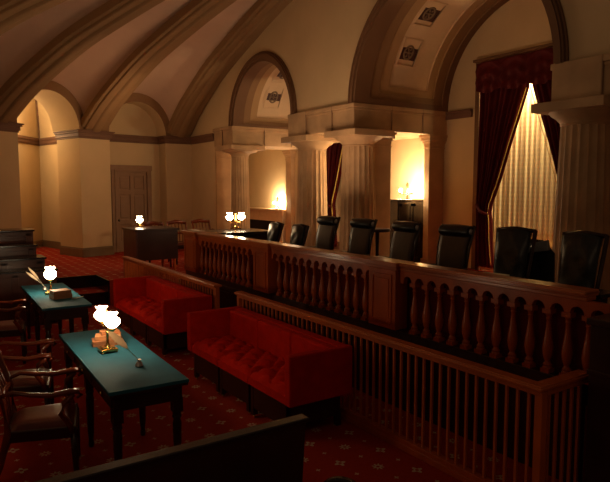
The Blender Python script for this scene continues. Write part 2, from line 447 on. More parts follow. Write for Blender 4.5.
def vault(c, ri, ro, xs, tn):
    f = .97 if ri > 1.5 else 1
    lv = [M['archdark'], M['archmid'], M['archlight'], M['archcream']]
    ph = [0, .06, .12, .19]
    def pt(x, p, r): return Vector((x, c - cos(p) * r, ZS + sin(p) * r * f))
    for L in range(4):
        R = ri + .035 * L; xa, xb = xs[L], xs[-1 - L]; pa, pb_ = ph[L], pi - ph[L]
        mb = MB()
        rects = []
        if L < 3:
            ia, ib = xs[L + 1], xs[-2 - L]; qa, qb = ph[L + 1], pi - ph[L + 1]
            rects = [(xa, ia, pa, pb_), (ib, xb, pa, pb_), (ia, ib, pa, qa), (ia, ib, qb, pb_)]
        else: rects = [(xa, xb, pa, pb_)]
        for x0, x1, p0, p1 in rects:
            mb.grid(lambda u, v: pt(x0 + (x1 - x0) * v, p0 + (p1 - p0) * u, R), 40 if p1 - p0 > 1 else 4, 1)
        if L:
            for x in (xa, xb): mb.grid(lambda u, v: pt(x, pa + (pb_ - pa) * u, R - .035 * v), 40, 1)
            for p in (pa, pb_): mb.grid(lambda u, v: pt(xa + (xb - xa) * u, p, R - .035 * v), 1, 1)
        struct(mb.build('ceiling', lv[L], smooth='auto', fixn=False))
    # archivolt
    mb = MB()
    for d0, r0, r1 in ((.0, ri, ro), (.035, ri + .05, ro - .03), (.055, ri + .11, ro - .06)):
        mb.grid(lambda u, v: Vector((X1 - d0, c - cos(pi * u) * (r0 + (r1 - r0) * v), ZS + sin(pi * u) * (r0 + (r1 - r0) * v) * f)), 48, 1)
        for rr in (r0, r1):
            mb.grid(lambda u, v: Vector((X1 - d0 + (.04 + d0) * v, c - cos(pi * u) * rr, ZS + sin(pi * u) * rr * f)), 48, 1)
    struct(mb.build(tn, M['archdark'], smooth='auto', fixn=False))
    # coffers with rosettes
    R = ri + .105
    xm = (xs[3] + xs[4]) / 2 - .20
    for dg in ((29.5, 51.5, 74, 96, 118) if ri > 1.5 else (33, 62, 91, 120, 149)):
        p = pi - radians(dg)
        base = pt(xm, p, R); up_ = Vector((0, cos(p), -sin(p) * 1.0)).normalized()   # towards centre
        ex = Vector((1, 0, 0)); ey = up_.cross(ex) * (1.15 if ri > 1.5 else 1.35)
        mt = Matrix(((ex.x, ey.x, up_.x, base.x), (ex.y, ey.y, up_.y, base.y), (ex.z, ey.z, up_.z, base.z), (0, 0, 0, 1)))
        s_ = .20
        root = MB()
        for q, (h0, ss) in enumerate(((.012, s_ + .075), (.024, s_ + .05), (.036, s_ + .025))):
            root.box(-ss, -s_, -ss, ss, -.02, h0, mt); root.box(s_, ss, -ss, ss, -.02, h0, mt)
            root.box(-s_, s_, -ss, -s_, -.02, h0, mt); root.box(-s_, s_, s_, ss, -.02, h0, mt)
        ro_ = struct(root.build('trim_20', M['archcream']))
        MB().box(-s_, s_, -s_, s_, -.03, .004, mt).build('coffer_panel', M['coffer'], ro_)
        rs = MB()
        rs.lathe([(.085, .0), (.09, .014), (.105, .018), (.12, .014), (.125, 0)], seg=24, m=mt)
        for j in range(6):
            an = j * pi / 3
            m2 = mt @ Matrix.Translation((cos(an) * .06, sin(an) * .06, .006)) @ Matrix.Rotation(an, 4, 'Z')
            rs.lathe([(.022, 0), (.016, .012), (.001, .016)], seg=8, m=m2 @ Matrix.Diagonal((1.3, .7, 1, 1)))
        rs.lathe([(.03, .0), (.026, .02), (.001, .03)], seg=10, m=mt)
        rs.build('rosette', M['gilt'], ro_, smooth=True)
vault(*ARC[0], [6.667, 7.02, 7.26, 7.5, 8.48, 8.65, 8.87, 9.04], 'trim_13')
vault(*ARC[1], [6.667, 6.95, 7.15, 7.35, 8.52, 8.70, 8.88, 9.04], 'trim_14')

# entablature blocks
def entab(y0, y1, tn, joints=()):
    mb = B(X1, X2, y0, y1, 3.20, 3.66)
    mb.box(X1 - .03, X2, y0 - .03, y1 + .03, 3.585, 3.66)
    mb.box(X1 - .012, X2, y0 - .012, y1 + .012, 3.545, 3.585)
    o = struct(mb.build(tn, M['stone'], bevel=.01))
    g = MB()
    for y in joints: g.box(X1 - .032, X1 + .02, y - .006, y + .006, 3.20, 3.662)
    for x in (7.55, 8.35): g.box(x - .004, x + .004, y0 - .032, y0 + .02, 3.2, 3.662)
    g.build('stone_joint', M['stonedark'], o)
    return o
e1 = entab(8.37, 10.50, 'trim_15', (9.86, 9.0))
B(X1 - .035, X1 + .01, 9.86, 10.5, 3.2, 3.662).build('corner_stone', M['stone'], e1, bevel=.01)
e2 = entab(13.08, 14.12, 'trim_16', (13.6,))
e3 = entab(2.2, 4.46, 'trim_17', (3.83, 2.9))
B(X1 - .035, X1 + .01, 3.83, 4.46, 3.2, 3.662).build('corner_stone', M['stone'], e3, bevel=.01)
struct(B(X1 + .05, X2, 14.12, 17.9, 3.55, 3.7).build('ceiling', M['plaster']))
struct(B(X1 + .03, X2 + .1, 17.8, 17.95, UF, 3.7).build('wall_end', M['plaster']))

# back wall with two window openings
WN = [(6.41, 1.04, 4.40), (11.3, .95, 4.40)]
bw = MB(); xa, xb = X2, X2 + .12
segs = [(-1.5, WN[0][0] - WN[0][1], UF, 7), (WN[0][0] + WN[0][1], WN[1][0] - WN[1][1], 0, 7), (WN[1][0] + WN[1][1], 17.9, 0, 7)]
for y0, y1, z0, z1 in segs: bw.box(xa, xb, y0, y1, 0, z1)
for c, hw, zt in WN:
    bw.box(xa, xb, c - hw, c + hw, zt, 7); bw.box(xa, xb, c - hw, c + hw, 0, .75)
struct(bw.build('wall_back', M['plaster']))
band = MB()
for y0, y1 in ((-1.5, 5.25), (7.72, 8.37), (14.12, 17.8)):
    band.box(X2 - .05, X2 + .01, y0, y1, 3.50, 3.62); band.box(X2 - .08, X2 + .01, y0, y1, 3.60, 3.65)
struct(band.build('trim_18', M['cornice'], bevel=.006))
struct(B(X2 - .03, X2 + .01, 7.75, 17.8, DA, DA + .2).build('baseboard_back', M['basebd']))

# ------------------------------------------------------------------ stone columns, antae, pilasters
def make_column(zb, R, label, loc):
    t = thing('stone_column', label, 'column', (loc[0], loc[1], zb), 0, 'fluted columns of the arcade')
    hh = 3.20 - zb
    mb = MB()
    nf = 20
    def sh(u, v):
        a = 2 * pi * u; fr = (u * nf) % 1.0
        r = R * (1.17 - .17 * v ** 1.2) * (1 - .055 * sin(pi * fr))
        return Vector((r * cos(a), r * sin(a), .14 + (hh - .14 - .28) * v))
    mb.grid(sh, nf * 5, 10)
    mb.build('shaft', M['stone'], t, smooth='auto')
    k = R / .30
    MB().lathe([(R * 1.0, hh - .285), (R * 1.03, hh - .27), (R * 1.0, hh - .26), (R * 1.03, hh - .245), (R * 1.06, hh - .235), (.36 * k, hh - .19), (.42, hh - .15), (.445, hh - .115)], seg=40).build('echinus', M['stone'], t, smooth='auto')
    B(-.47, .47, -.47, .47, hh - .115, hh).build('abacus', M['stone'], t, bevel=.008)
    MB().lathe([(R * 1.3, 0), (R * 1.3, .08), (R * 1.22, .1), (R * 1.2, .145)], seg=40).build('base', M['stone'], t, smooth='auto')
    return t
make_column(DA, .30, 'thick fluted stone column beside the right-hand edge of the tall window', (7.03, 4.22))
make_column(DA, .30, 'fluted stone column just right of the narrow red drape', (7.03, 8.68))
make_column(UF, .29, 'fluted stone column just left of the narrow red drape', (7.03, 10.2))
make_column(UF, .212, 'slimmer fluted stone column behind the two-globe lamp, left of the mantel', (7.03, 13.4))
make_column(DA, .30, 'fluted stone column just outside the right edge of the view', (7.03, 2.6))
def anta(name, x0, x1, y0, y1, zb, label, cat):
    t = thing(name, label, cat, ((x0 + x1) / 2, (y0 + y1) / 2, zb)); cx_, cy_ = (x0 + x1) / 2, (y0 + y1) / 2
    dx, dy = (x1 - x0) / 2, (y1 - y0) / 2; hh = 3.20 - zb
    B(-dx, dx, -dy, dy, 0, hh - .25).build('shaft', M['stone'], t, bevel=.006)
    mb = MB()
    for z0, z1, e in ((hh - .27, hh - .245, .015), (hh - .22, hh - .16, .008), (hh - .16, hh - .12, .03), (hh - .12, hh - .05, .055), (hh - .05, hh, .075), (hh - .25, hh - .2, 0)):
        mb.box(-dx - e, dx + e, -dy - e, dy + e, z0, z1)
    mb.build('capital', M['stone'], t, bevel=.006)
    B(-dx - .03, dx + .03, -dy - .03, dy + .03, 0, .14).build('base', M['stone'], t, bevel=.006)
anta('stone_pier', 7.27, 7.70, 8.53, 8.93, DA, 'square stone pier between the fluted columns and the lamp cabinet', 'pier')
anta('stone_pilaster', 8.61, 9.02, 8.42, 8.56, DA, 'stone pilaster on the back wall right of the lamp cabinet', 'pilaster')
anta('stone_pilaster', 8.90, 9.03, 13.95, 14.22, UF, 'stone pilaster lit by the mantel lamp, right end of the mantel', 'pilaster')
anta('stone_pilaster', 6.80, 7.22, 14.3, 14.7, UF, 'pale stone pilaster behind the slim column at the far end', 'pilaster')

# ------------------------------------------------------------------ windows with drapes
def window(c, hw, n, lab, power):
    wf = bpy.data.objects.new('window_%d' % n, None); COL.objects.link(wf); struct(wf)
    mb = MB(); o = hw + .18
    for s in (-1, 1):
        y0, y1 = sorted((c + s * hw, c + s * o)); mb.box(X2 - .06, X2 + .02, y0, y1, DA, 4.42)
        y0, y1 = sorted((c + s * (hw + .05), c + s * (o - .05))); mb.box(X2 - .09, X2 + .02, y0, y1, DA, 4.42)
    mb.box(X2 - .06, X2 + .02, c - o, c + o, 4.40, 4.50); mb.box(X2 - .11, X2 + .02, c - o - .03, c + o + .03, 4.48, 4.53)
    mb.build('window_frame', M['archdark'], wf, bevel=.008)
    mb = MB()
    for s in (-1, 1):
        y0, y1 = sorted((c + s * hw, c + s * (hw + .06))); mb.box(X2 + .12, X2 + .62, y0, y1, .7, 4.45)
    mb.box(X2 + .12, X2 + .62, c - hw, c + hw, 4.42, 4.5); mb.box(X2 + .56, X2 + .62, c - hw, c + hw, .7, 4.45)
    mb.box(X2 + .12, X2 + .62, c - hw, c + hw, .68, .75)
    mb.build('window_jamb', M['archcream'], wf)
    # sheer curtain
    mb = MB()
    def sf(u, v):
        y = c - hw + .02 + (2 * hw - .04) * u
        return Vector((X2 + .34 + .022 * sin(u * 2 * pi * 19) + .008 * sin(u * 2 * pi * 7 + v * 1.5), y, 1.12 + 3.22 * v))
    mb.grid(sf, 260, 12)
    tag(mb.build('sheer_curtain', M['sheer'], smooth=True, solid=.003), 'pale pleated sheer curtain ' + lab, 'curtain')
    lamp_area('window_lamp', (X2 + .20, c, 4.30), (0, radians(-8), 0), .12, power, (1, .78, .42), 2 * hw - .3)
    # drapes: parted at the top centre, gathered to the sides
    ax = 1.66
    for s in (-1, 1):
        mb = MB()
        edge = [(4.42, .03), (3.88, .03), (3.3, .23), (2.9, .37), (2.3, .56), (1.85, .74), (1.70, .765), (1.55, .735), (1.2, .72), (.72, .66)]
        def ed(z):
            for (za, ea), (zb_, eb) in zip(edge[:-1], edge[1:]):
                if zb_ <= z <= za: t = (za - z) / (za - zb_); return (ea + (eb - ea) * t) * (hw / 1.02)
            return edge[-1][1]
        def df(u, v):
            z = 4.40 - 3.72 * v; e = ed(z) if z < 4.40 else .03
            wdt = hw + .02 - e
            y = c + s * (e + wdt * u)
            amp = .05 * min(1, .4 + v)
            ph = 2 * pi * 9 * u
            return Vector((X2 - .10 + amp * sin(ph) + .02 * sin(ph * .37 + 1.3), y, z))
        mb.grid(df, 110, 50)
        side = 'left' if s > 0 else 'right'
        dd = mb.build('window_drape', M['drape'], smooth=True, solid=.006)
        tag(dd, 'dark red drape gathered to the %s %s' % (side, lab), 'curtain')
        fr = MB(); fr.tube([(X2 - .155, c + s * ed(z), z) for z in [3.86 - .08 * i for i in range(40)]], .006 if n == 1 else .016, 6)
        fr.build('fringe', M['fringe'], dd, smooth=True)
        tb = MB()
        e_ = ed(1.72)
        tb.tube([(X2 - .17, c + s * (e_ - .01), 1.66), (X2 - .20, c + s * (e_ + (hw - e_) * .5), 1.72), (X2 - .15, c + s * hw, 1.84)], .03, 8)
        tb.build('tieback', M['drape'], dd, smooth=True)
    # swagged valance
    mb = MB()
    def vf(u, v):
        y = c - hw - .04 + (2 * hw + .08) * u
        low = 3.93 - .06 * abs(sin(pi * u * 4)) + .05 * (v * 0)
        z = 4.42 + (low - 4.42) * v
        return Vector((X2 - .21 + .025 * sin(2 * pi * u * 12) * v + .02 * sin(pi * v * 5 + abs(sin(pi * u * 4)) * 5) * (1 - .3 * v), y, z))
    mb.grid(vf, 120, 24)
    tag(mb.build('window_valance', M['drape'], smooth=True, solid=.006), 'swagged dark red valance ' + lab, 'valance')
window(WN[0][0], WN[0][1], 1, 'at the tall lit window', 130)
window(WN[1][0], WN[1][1], 2, 'behind the paired columns', 12)

# ------------------------------------------------------------------ lamps
def globe_prof(s=1):
    return [(.030 * s, 0), (.045 * s, .012 * s), (.068 * s, .035 * s), (.074 * s, .058 * s), (.066 * s, .082 * s), (.042 * s, .10 * s), (.035 * s, .112 * s), (.042 * s, .126 * s), (.058 * s, .138 * s)]
def shade(mb, c, s=1):
    prof = globe_prof(s); vs = []; seg = 24
    for i, (r, z) in enumerate(prof):
        for k in range(seg):
            a = 2 * pi * k / seg; rr = r * (1 + (.05 if i >= 6 else .02) * cos(6 * a)); vs.append((c[0] + rr * cos(a), c[1] + rr * sin(a), c[2] + z + (.005 * s * cos(6 * a) if i == 8 else 0)))
    fs = [(i * seg + k, i * seg + (k + 1) % seg, (i + 1) * seg + (k + 1) % seg, (i + 1) * seg + k) for i in range(len(prof) - 1) for k in range(seg)]
    fs.append(tuple(reversed(range(seg)))); mb.add(vs, fs)
def double_lamp(name, label, loc, rz, sp=.125, gm='globe', s=1.0, hh=.235):
    t = thing(name, label, 'lamp', loc, rz, 'brass lamps with white glass globes')
    mb = B(-.07, .07, -.07, .07, .012, .03); mb.box(-.05, .05, -.05, .05, .03, .045)
    for x in (-.06, .06):
        for y in (-.06, .06): mb.lathe([(.006, 0), (.012, .006), (.008, .014)], (x, y, 0), 8)
    mb.build('base', M['brass'], t, bevel=.003)
    MB().lathe([(.030, .042), (.018, .06), (.011, .08), (.011, .16), (.018, .17), (.012, .18), (.010, hh - .02), (.02, hh), (.012, hh + .02), (.009, hh + .10), (.014, hh + .115), (.008, hh + .135), (.001, hh + .155)], seg=12).build('stem', M['brass'], t, smooth='auto')
    for sg in ((-1, 1) if sp else (0,)):
        if sg:
            MB().tube([(0, 0, hh - .01), (sg * sp * .3, 0, hh - .035), (sg * sp * .75, 0, hh - .04), (sg * sp, 0, hh - .015)], [.009, .008, .008, .010], 8).build('arm', M['brass'], t, smooth=True)
        c = (sg * sp, 0, hh)
        MB().lathe([(.012, -.03), (.028, -.012), (.03, .0), (.026, .006)], c, 12).build('burner', M['brass'], t, smooth='auto')
        g = MB(); shade(g, (c[0], c[1], c[2] + .004), s); g.build('globe', M[gm], t, smooth=True)
    return t
double_lamp('table_lamp', 'brass table lamp with two glowing globes on the nearer teal-topped table', (1.37, 5.06, .762), radians(90), .155, 'globe', .88)
double_lamp('table_lamp', 'brass lamp with glowing globes on the farther teal-topped table', (1.53, 8.29, .762), atan2(8.29, 1.53), .06, 'globe', 1.05, .20)
double_lamp('bench_lamp', 'two-globe brass lamp standing at the far end of the long bench', (4.86, 9.45, 1.422), radians(8), .125, 'globefar', .92, .16)
double_lamp('desk_lamp', 'small single-globe lamp on the tall box desk before the door', (3.95, 11.95, UF + .911), .4, 0, 'globe', .95, .08)

# ------------------------------------------------------------------ mantel and cabinet with their lamps
t = thing('fireplace_mantel', 'pale stone fireplace mantel against the far back wall', 'fireplace', (X2, 15.6, UF))
B(-.24, 0, -1.32, 1.5, 1.04, 1.10).build('shelf', M['mantel'], t, bevel=.006)
B(-.17, 0, -1.24, 1.42, .74, 1.04).build('frieze', M['mantel'], t, bevel=.006)
for y0, y1 in ((-1.24, -.84), (1.02, 1.42)): B(-.17, 0, y0, y1, 0, .74).build('jamb', M['mantel'], t, bevel=.006)
B(-.02, .02, -.84, 1.02, 0, .74).build('hearth_back', M['soot'], t)
B(-.10, -.02, -.84, 1.02, .5, .74).build('hearth_hood', M['soot'], t)
def branch_lamp(name, label, loc, rz, n, s):
    t = thing(name, label, 'lamp', loc, rz)
    MB().lathe([(.06, 0), (.06, .012), (.035, .03), (.018, .05), (.03, .07), (.014, .09), (.012, .20), (.035, .215), (.035, .31), (.012, .33), (.001, .36)], seg=14).build('stem', M['bronze'], t, smooth='auto')
    for k in range(n):
        a = 2 * pi * k / n
        x, y = cos(a) * s, sin(a) * s
        MB().tube([(0, 0, .13), (x * .5, y * .5, .10), (x, y, .12)], .007, 8).build('arm', M['bronze'], t, smooth=True)
        MB().lathe([(.010, .10), (.026, .12), (.022, .14)], (x, y, 0), 10).build('burner', M['bronze'], t, smooth='auto')
        g = MB(); shade(g, (x, y, .145), .45); g.build('globe', M['globewall'], t, smooth=True)
    return t
branch_lamp('mantel_lamp', 'dark bronze lamp with lit globes standing on the fireplace mantel', (8.88, 14.62, UF + 1.102), 1.9, 2, .13)
t = thing('lamp_cabinet', 'tall dark wooden cabinet standing in the lit gap between stone piers', 'cabinet', (8.53, 8.97, DA), radians(90))
B(-.17, .17, -.39, .39, 0, 1.28).build('body', M['woodblack'], t, bevel=.006)
B(-.22, .19, -.43, .43, 1.28, 1.325).build('top', M['woodblack'], t, bevel=.008)
B(-.19, .17, -.41, .41, 0, .10).build('plinth', M['woodblack'], t, bevel=.006)
for s in (-1, 1):
    y0, y1 = sorted((s * .012, s * .37))
    mb = B(-.195, -.18, y0, y1, .14, 1.24); mb.box(-.205, -.19, y0, y0 + .06, .14, 1.24); mb.box(-.205, -.19, y1 - .06, y1, .14, 1.24); mb.box(-.205, -.19, y0, y1, 1.18, 1.24); mb.box(-.205, -.19, y0, y1, .14, .22)
    d_ = mb.build('door', M['woodblack'], t, bevel=.004)
    MB().lathe([(.008, 0), (.014, .012), (.001, .02)], m=Matrix.Translation((-.205, s * .04, .72)) @ Matrix.Rotation(-pi / 2, 4, 'Y')).build('knob', M['brass'], d_, smooth=True)
branch_lamp('cabinet_lamp', 'bronze branched lamp with lit globes on top of the tall cabinet', (8.58, 8.99, DA + 1.327), .5, 3, .14)

# ------------------------------------------------------------------ balustrade in front of the bench
XB = 3.933
t = thing('bench_balustrade', 'mahogany balustrade with arched openings and turned balusters before the bench', 'balustrade', (XB, 0, 0))
ZB, ZR = .77, 1.435
segs_ = [(2.30, 4.17), (4.62, 6.62), (7.11, 8.96)]
mb = B(-.03, .14, 2.30, 9.5, ZR - .045, ZR); mb.box(-.045, .15, 2.30, 9.5, ZR - .03, ZR - .012); mb.box(-.012, .11, 2.30, 9.5, ZR - .075, ZR - .045)
for y0, y1 in ((4.20, 4.64), (6.64, 7.08), (8.98, 9.5)):
    mb.box(-.075, .16, y0 - .02, y1 + .02, ZR - .045, ZR + .002); mb.box(-.055, .15, y0, y1, ZR - .075, ZR - .045)
mb.build('hand_rail', M['woodrail'], t, bevel=.006)
mb = B(-.012, .10, 2.30, 9.5, .66, ZB); mb.box(-.015, .10, 2.30, 9.5, .60, .69); mb.build('plinth', M['wooddark'], t, bevel=.006)
B(-.02, .03, 2.30, 9.5, 0.0, .60).build('skirting', M['wooddark'], t)
for (y0, y1) in ((4.22, 4.62), (6.66, 7.06), (9.0, 9.48)):
    p_ = B(-.045, .12, y0, y1, ZB, ZR - .075); p_ = p_.build('pedestal', M['wood'], t, bevel=.005)
    w_ = y1 - y0
    mb = MB()
    for a_ in ((y0 + .05, y0 + .075, .84, 1.29), (y1 - .075, y1 - .05, .84, 1.29)): mb.box(-.056, -.04, *a_)
    mb.box(-.056, -.04, y0 + .05, y1 - .05, .82, .845); mb.box(-.056, -.04, y0 + .05, y1 - .05, 1.285, 1.31)
    mb.box(-.05, -.04, y0 + .095, y1 - .095, .87, 1.265)
    mb.build('panel_moulding', M['wood'], p_, bevel=.003)
SPB = .157
bal = None
def arcade(ys_, y0, y1):
    # frieze board with a round arch over every opening
    mb = MB(); r = .056; zsp = 1.255; zt = ZR - .075
    pts = [y0]
    n = 10
    prev = y0
    for yc in ys_:
        mb.box(0, .05, prev, yc - r, zsp - .02, zt)
        for i in range(n):
            a0, a1 = pi - pi * i / n, pi - pi * (i + 1) / n
            ya, za, yb, zb = yc + r * cos(a0), zsp + r * sin(a0), yc + r * cos(a1), zsp + r * sin(a1)
            mb.hexa([(0, ya, za), (.05, ya, za), (.05, yb, zb), (0, yb, zb)], [(0, ya, zt), (.05, ya, zt), (.05, yb, zt), (0, yb, zt)])
        prev = yc + r
    mb.box(0, .05, prev, y1, zsp - .02, zt)
    mb.build('arcade_frieze', M['wood'], t)
bprof = [(.036, 0), (.036, .012), (.030, .02), (.034, .03), (.026, .04), (.019, .055), (.028, .075), (.036, .11), (.040, .15), (.036, .20), (.026, .26), (.019, .32), (.016, .37), (.022, .38), (.017, .39), (.024, .41), (.024, .43)]
allb = []
for (y0, y1), (k0, kn) in zip([(2.20, 4.20), (4.64, 6.64), (7.08, 8.98)], [(2.219, 13), (4.668, 13), (7.23, 11)]):
    ops = [k0 + SPB * i for i in range(kn)]
    arcade(ops, min(y0, ops[0] - .1), y1)
    bs = [o_ + SPB / 2 for o_ in ops[:-1]] + [ops[-1] + .088] if y1 > 8 else [o_ + SPB / 2 for o_ in ops[:-1]]
    allb += bs
for yb in allb:
    if bal is None:
        mb = MB(); mb.lathe(bprof, (.025, 0, .03), 14)
        mb.box(-.012, .062, -.036, .036, 0, .032); mb.box(-.010, .060, -.036, .036, .45, .485)
        bal = mb.build('baluster', M['wood'], t, smooth='auto'); bal.location = (0, yb, ZB)
    else:
        o = bal.copy(); COL.objects.link(o); o.location = (0, yb, ZB)
tag(B(XB + .155, XB + .165, 2.3, 9.5, DA, ZR - .08).build('backing_cloth', M['backcloth']), 'dark red cloth hanging behind the balusters of the bench', 'cloth')

# justices' long desk and the cross desk at its end
t = thing('bench_desk', 'long dark polished desk running behind the balustrade', 'desk', (4.4, 5.6, DA))
B(-.30, -.06, -3.3, 3.1, .76, .79).build('desktop', M['woodblack'], t, bevel=.004)
B(-.24, -.12, -3.25, 3.05, 0, .76).build('pedestal', M['wooddark'], t)
t = thing('cross_desk', 'dark polished cross desk carrying the two-globe lamp', 'desk', (4.75, 9.3, DA))
B(-.64, .50, -.55, .32, .775, .82).build('desktop', M['woodblack'], t, bevel=.004)
B(-.45, .45, -.45, .3, 0, .775).build('body', M['wooddark'], t, bevel=.004)
for (x, y, rz, lb) in ((4.02, 9.18, .2, 'white paper sheet on the end pedestal of the balustrade, nearer of two'), (4.04, 9.42, -.1, 'white paper sheet on the end pedestal of the balustrade, farther of two')):
    o = B(-.07, .07, -.1, .1, 0, .004).build('paper_sheet', M['paper'], loc=(x, y, ZR + .004), rz=rz); tag(o, lb, 'paper', 'papers on the end pedestal')
for (x, y, rz, lb) in ((4.22, 3.35, .1, 'open papers lying on the bench between the two nearest chairs'), (4.22, 4.85, -.1, 'papers on the bench near the middle pedestal')):
    o = B(-.08, .08, -.12, .12, 0, .012).build('document', M['paper'], loc=(x, y, DA + .793), rz=rz); tag(o, lb, 'paper')

# ------------------------------------------------------------------ justices' chairs
def justice_tall(label, loc, rz, seat='leatherbrown', roll=True):
    t = thing('high_back_chair', label, 'chair', loc, rz, 'high-backed chairs behind the bench')
    # faces local -X
    B(-.26, .26, -.26, .26, .43, .52).build('seat', M[seat], t, bevel=.025, segs=3)
    B(-.24, .24, -.24, .24, .38, .43).build('seat_frame', M['woodblack'], t, bevel=.008)
    mb = MB()
    def bk(u, v):
        z = .52 + .62 * v; x = .21 + .10 * v ** 1.3 - .035 * sin(pi * v); hw = .20 + .03 * v
        return Vector((x, (-hw + 2 * hw * u), z + .012 * sin(pi * u)))
    mb.grid(bk, 8, 10)
    mb.build('backrest', M[seat], t, smooth=True, solid=.05)
    for s in (-1, 1):
        MB().tube([(.23, s * .225, .42), (.19, s * .23, .62), (.23, s * .245, .9), (.315, s * .25, 1.15)], [.022, .02, .018, .02], 8).build('back_post', M['woodblack'], t, smooth=True)
        MB().tube([(.20, s * .25, .70), (.02, s * .28, .71), (-.17, s * .28, .70), (-.22, s * .28, .66)], [.016, .02, .022, .018], 8, .8).build('arm', M['woodblack'], t, smooth=True)
        MB().tube([(-.19, s * .275, .68), (-.16, s * .27, .56), (-.2, s * .25, .42)], .016, 8).build('arm_support', M['woodblack'], t, smooth=True)
        for x in (-.22, .22):
            MB().tube([(x, s * .22, .40), (x * 1.0, s * .22, .2), (x * 1.1, s * .23, 0)], [.026, .02, .014], 8).build('leg', M['woodblack'], t, smooth=True)
    if roll:
        m_ = Matrix.Translation((.265, -.235, 1.09)) @ Matrix.Rotation(-pi / 2, 4, 'X')
        r_ = MB().lathe([(.02, 0), (.055, .005), (.066, .04), (.068, .235), (.066, .43), (.055, .465), (.02, .47)], seg=16, m=m_).build('headrest', M['leather'], t, smooth='auto')
        for s in (-1, 1): MB().lathe([(.001, -.01), (.03, -.006), (.035, .004)], seg=12, m=Matrix.Translation((.265, s * .243, 1.09)) @ Matrix.Rotation(s * pi / 2, 4, 'X')).build('roll_cap', M['ink'], t, smooth=True)
    return t
c3 = justice_tall('high-backed brown chair with black roll headrest, between the pair of fluted columns', (4.68, 6.78, DA), 0)
c3.scale = (1, .84, 1)
dup(c3, (4.68, 6.00, DA), radians(2), 'high-backed brown chair with black roll headrest, in front of the right column of the pair')
dup(c3, (4.68, 5.21, DA), radians(-2), 'high-backed chair with black roll headrest, in front of the dark lamp cabinet')
dup(c3, (4.68, 4.41, DA), radians(3), 'darkest high-backed chair with roll headrest, left of the tall window drape')
def justice_low(label, loc, rz, ht=1.0):
    t = thing('swivel_chair', label, 'chair', loc, rz, 'black leather chairs behind the bench')
    B(-.26, .24, -.25, .25, .40, .50).build('seat', M['leather'], t, bevel=.03, segs=3)
    B(-.27, .25, -.26, .26, .36, .40).build('seat_frame', M['wooddark'], t, bevel=.008)
    mb = MB(); z0 = .50
    def bk(u, v):
        z = z0 + (ht - z0) * v; x = .20 + .09 * v; hw = .175 + .025 * v
        bul = .035 * (1 - (2 * u - 1) ** 4) * (1 - (2 * v - 1) ** 4) + .006 * sin(u * 9.4) * sin(v * 12.6)
        return Vector((x - .02 - bul, (-hw + 2 * hw * u), z + .02 * sin(pi * u) * v))
    mb.grid(bk, 18, 18); mb.build('backrest', M['leather'], t, smooth=True, solid=.06)
    mb = MB()
    for s in (-1, 1):
        mb.tube([(.21, s * .195, .42), (.225, s * .205, .7), (.30, s * .235, ht + .02)], [.02, .02, .022], 8)
    mb.tube([(.30, -.235, ht + .01), (.302, 0, ht + .03), (.30, .235, ht + .01)], .02, 8)
    mb.build('back_frame', M['wooddark'], t, smooth=True)
    for s in (-1, 1):
        MB().tube([(.20, s * .24, .66), (.0, s * .28, .67), (-.2, s * .27, .65), (-.22, s * .26, .42)], [.016, .018, .02, .016], 8).build('arm', M['wood'], t, smooth=True)
    MB().lathe([(.03, .10), (.03, .36)], seg=12).build('post', M['bronze'], t, smooth='auto')
    for k in range(4):
        a = pi / 4 + k * pi / 2
        MB().tube([(0, 0, .13), (cos(a) * .2, sin(a) * .2, .09), (cos(a) * .3, sin(a) * .3, .02)], [.03, .025, .018], 8).build('leg', M['wooddark'], t, smooth=True)
    return t
c7 = justice_low('black leather chair in a wooden frame directly before the lit window', (4.66, 3.64, DA), radians(4), 1.13)
c7.scale = (1, .87, 1)
dup(c7, (4.66, 2.96, DA), radians(-2), 'nearest black leather chair, in front of the thick column at right')
c1 = justice_low('low black leather chair with bright reflection, farthest of the bench chairs', (4.72, 8.30, DA), radians(-4), .96)
c1.scale = (1, .86, 1)
dup(c1, (4.72, 7.58, DA), radians(-2), 'low dark leather chair left of the column pair, second farthest of the bench chairs')
# robe on a stand
t = thing('hanging_robe', 'black robe with grey collar hanging behind the bench below the sheer curtain', 'robe', (5.25, 3.72, DA), radians(20))
def rb_(u, v):
    z = .25 + .78 * v; hw = .27 - .02 * v - (.12 * max(0, v - .85) / .15); a = 2 * pi * u
    return Vector((.12 * cos(a) * (1 - .5 * v) + .01 * sin(a * 9), hw * sin(a) + .008 * sin(a * 7), z))
MB().grid(rb_, 40, 12).build('gown', M['blackcloth'], t, smooth=True)
for s in (-1, 1):
    MB().hexa([(-.13, s * .01, .90), (-.05, s * .01, .90), (-.03, s * .02, 1.00), (-.11, s * .02, 1.00)], [(-.12, s * .22, .94), (-.04, s * .22, .94), (-.02, s * .20, 1.04), (-.08, s * .20, 1.04)]).build('collar', M['greycloth'], t, bevel=.01)
MB().lathe([(.16, 0), (.16, .02), (.015, .04), (.015, .99), (.02, 1.0), (.001, 1.01)], seg=12).build('stand', M['wooddark'], t, smooth='auto')

# side table behind chairs
t = thing('side_table', 'small dark stand table behind the high-backed chairs at centre', 'table', (5.15, 5.95, DA))
MB().lathe([(.16, .98), (.17, .99), (.17, 1.01), (.16, 1.02)], seg=20).build('top', M['wooddark'], t, smooth='auto')
MB().lathe([(.03, .15), (.025, .3), (.035, .5), (.02, .7), (.03, .98)], seg=12).build('stem', M['wooddark'], t, smooth='auto')
for k in range(3):
    a = k * 2 * pi / 3; MB().tube([(0, 0, .2), (cos(a) * .12, sin(a) * .12, .12), (cos(a) * .2, sin(a) * .2, .01)], .018, 8).build('leg', M['wooddark'], t, smooth=True)

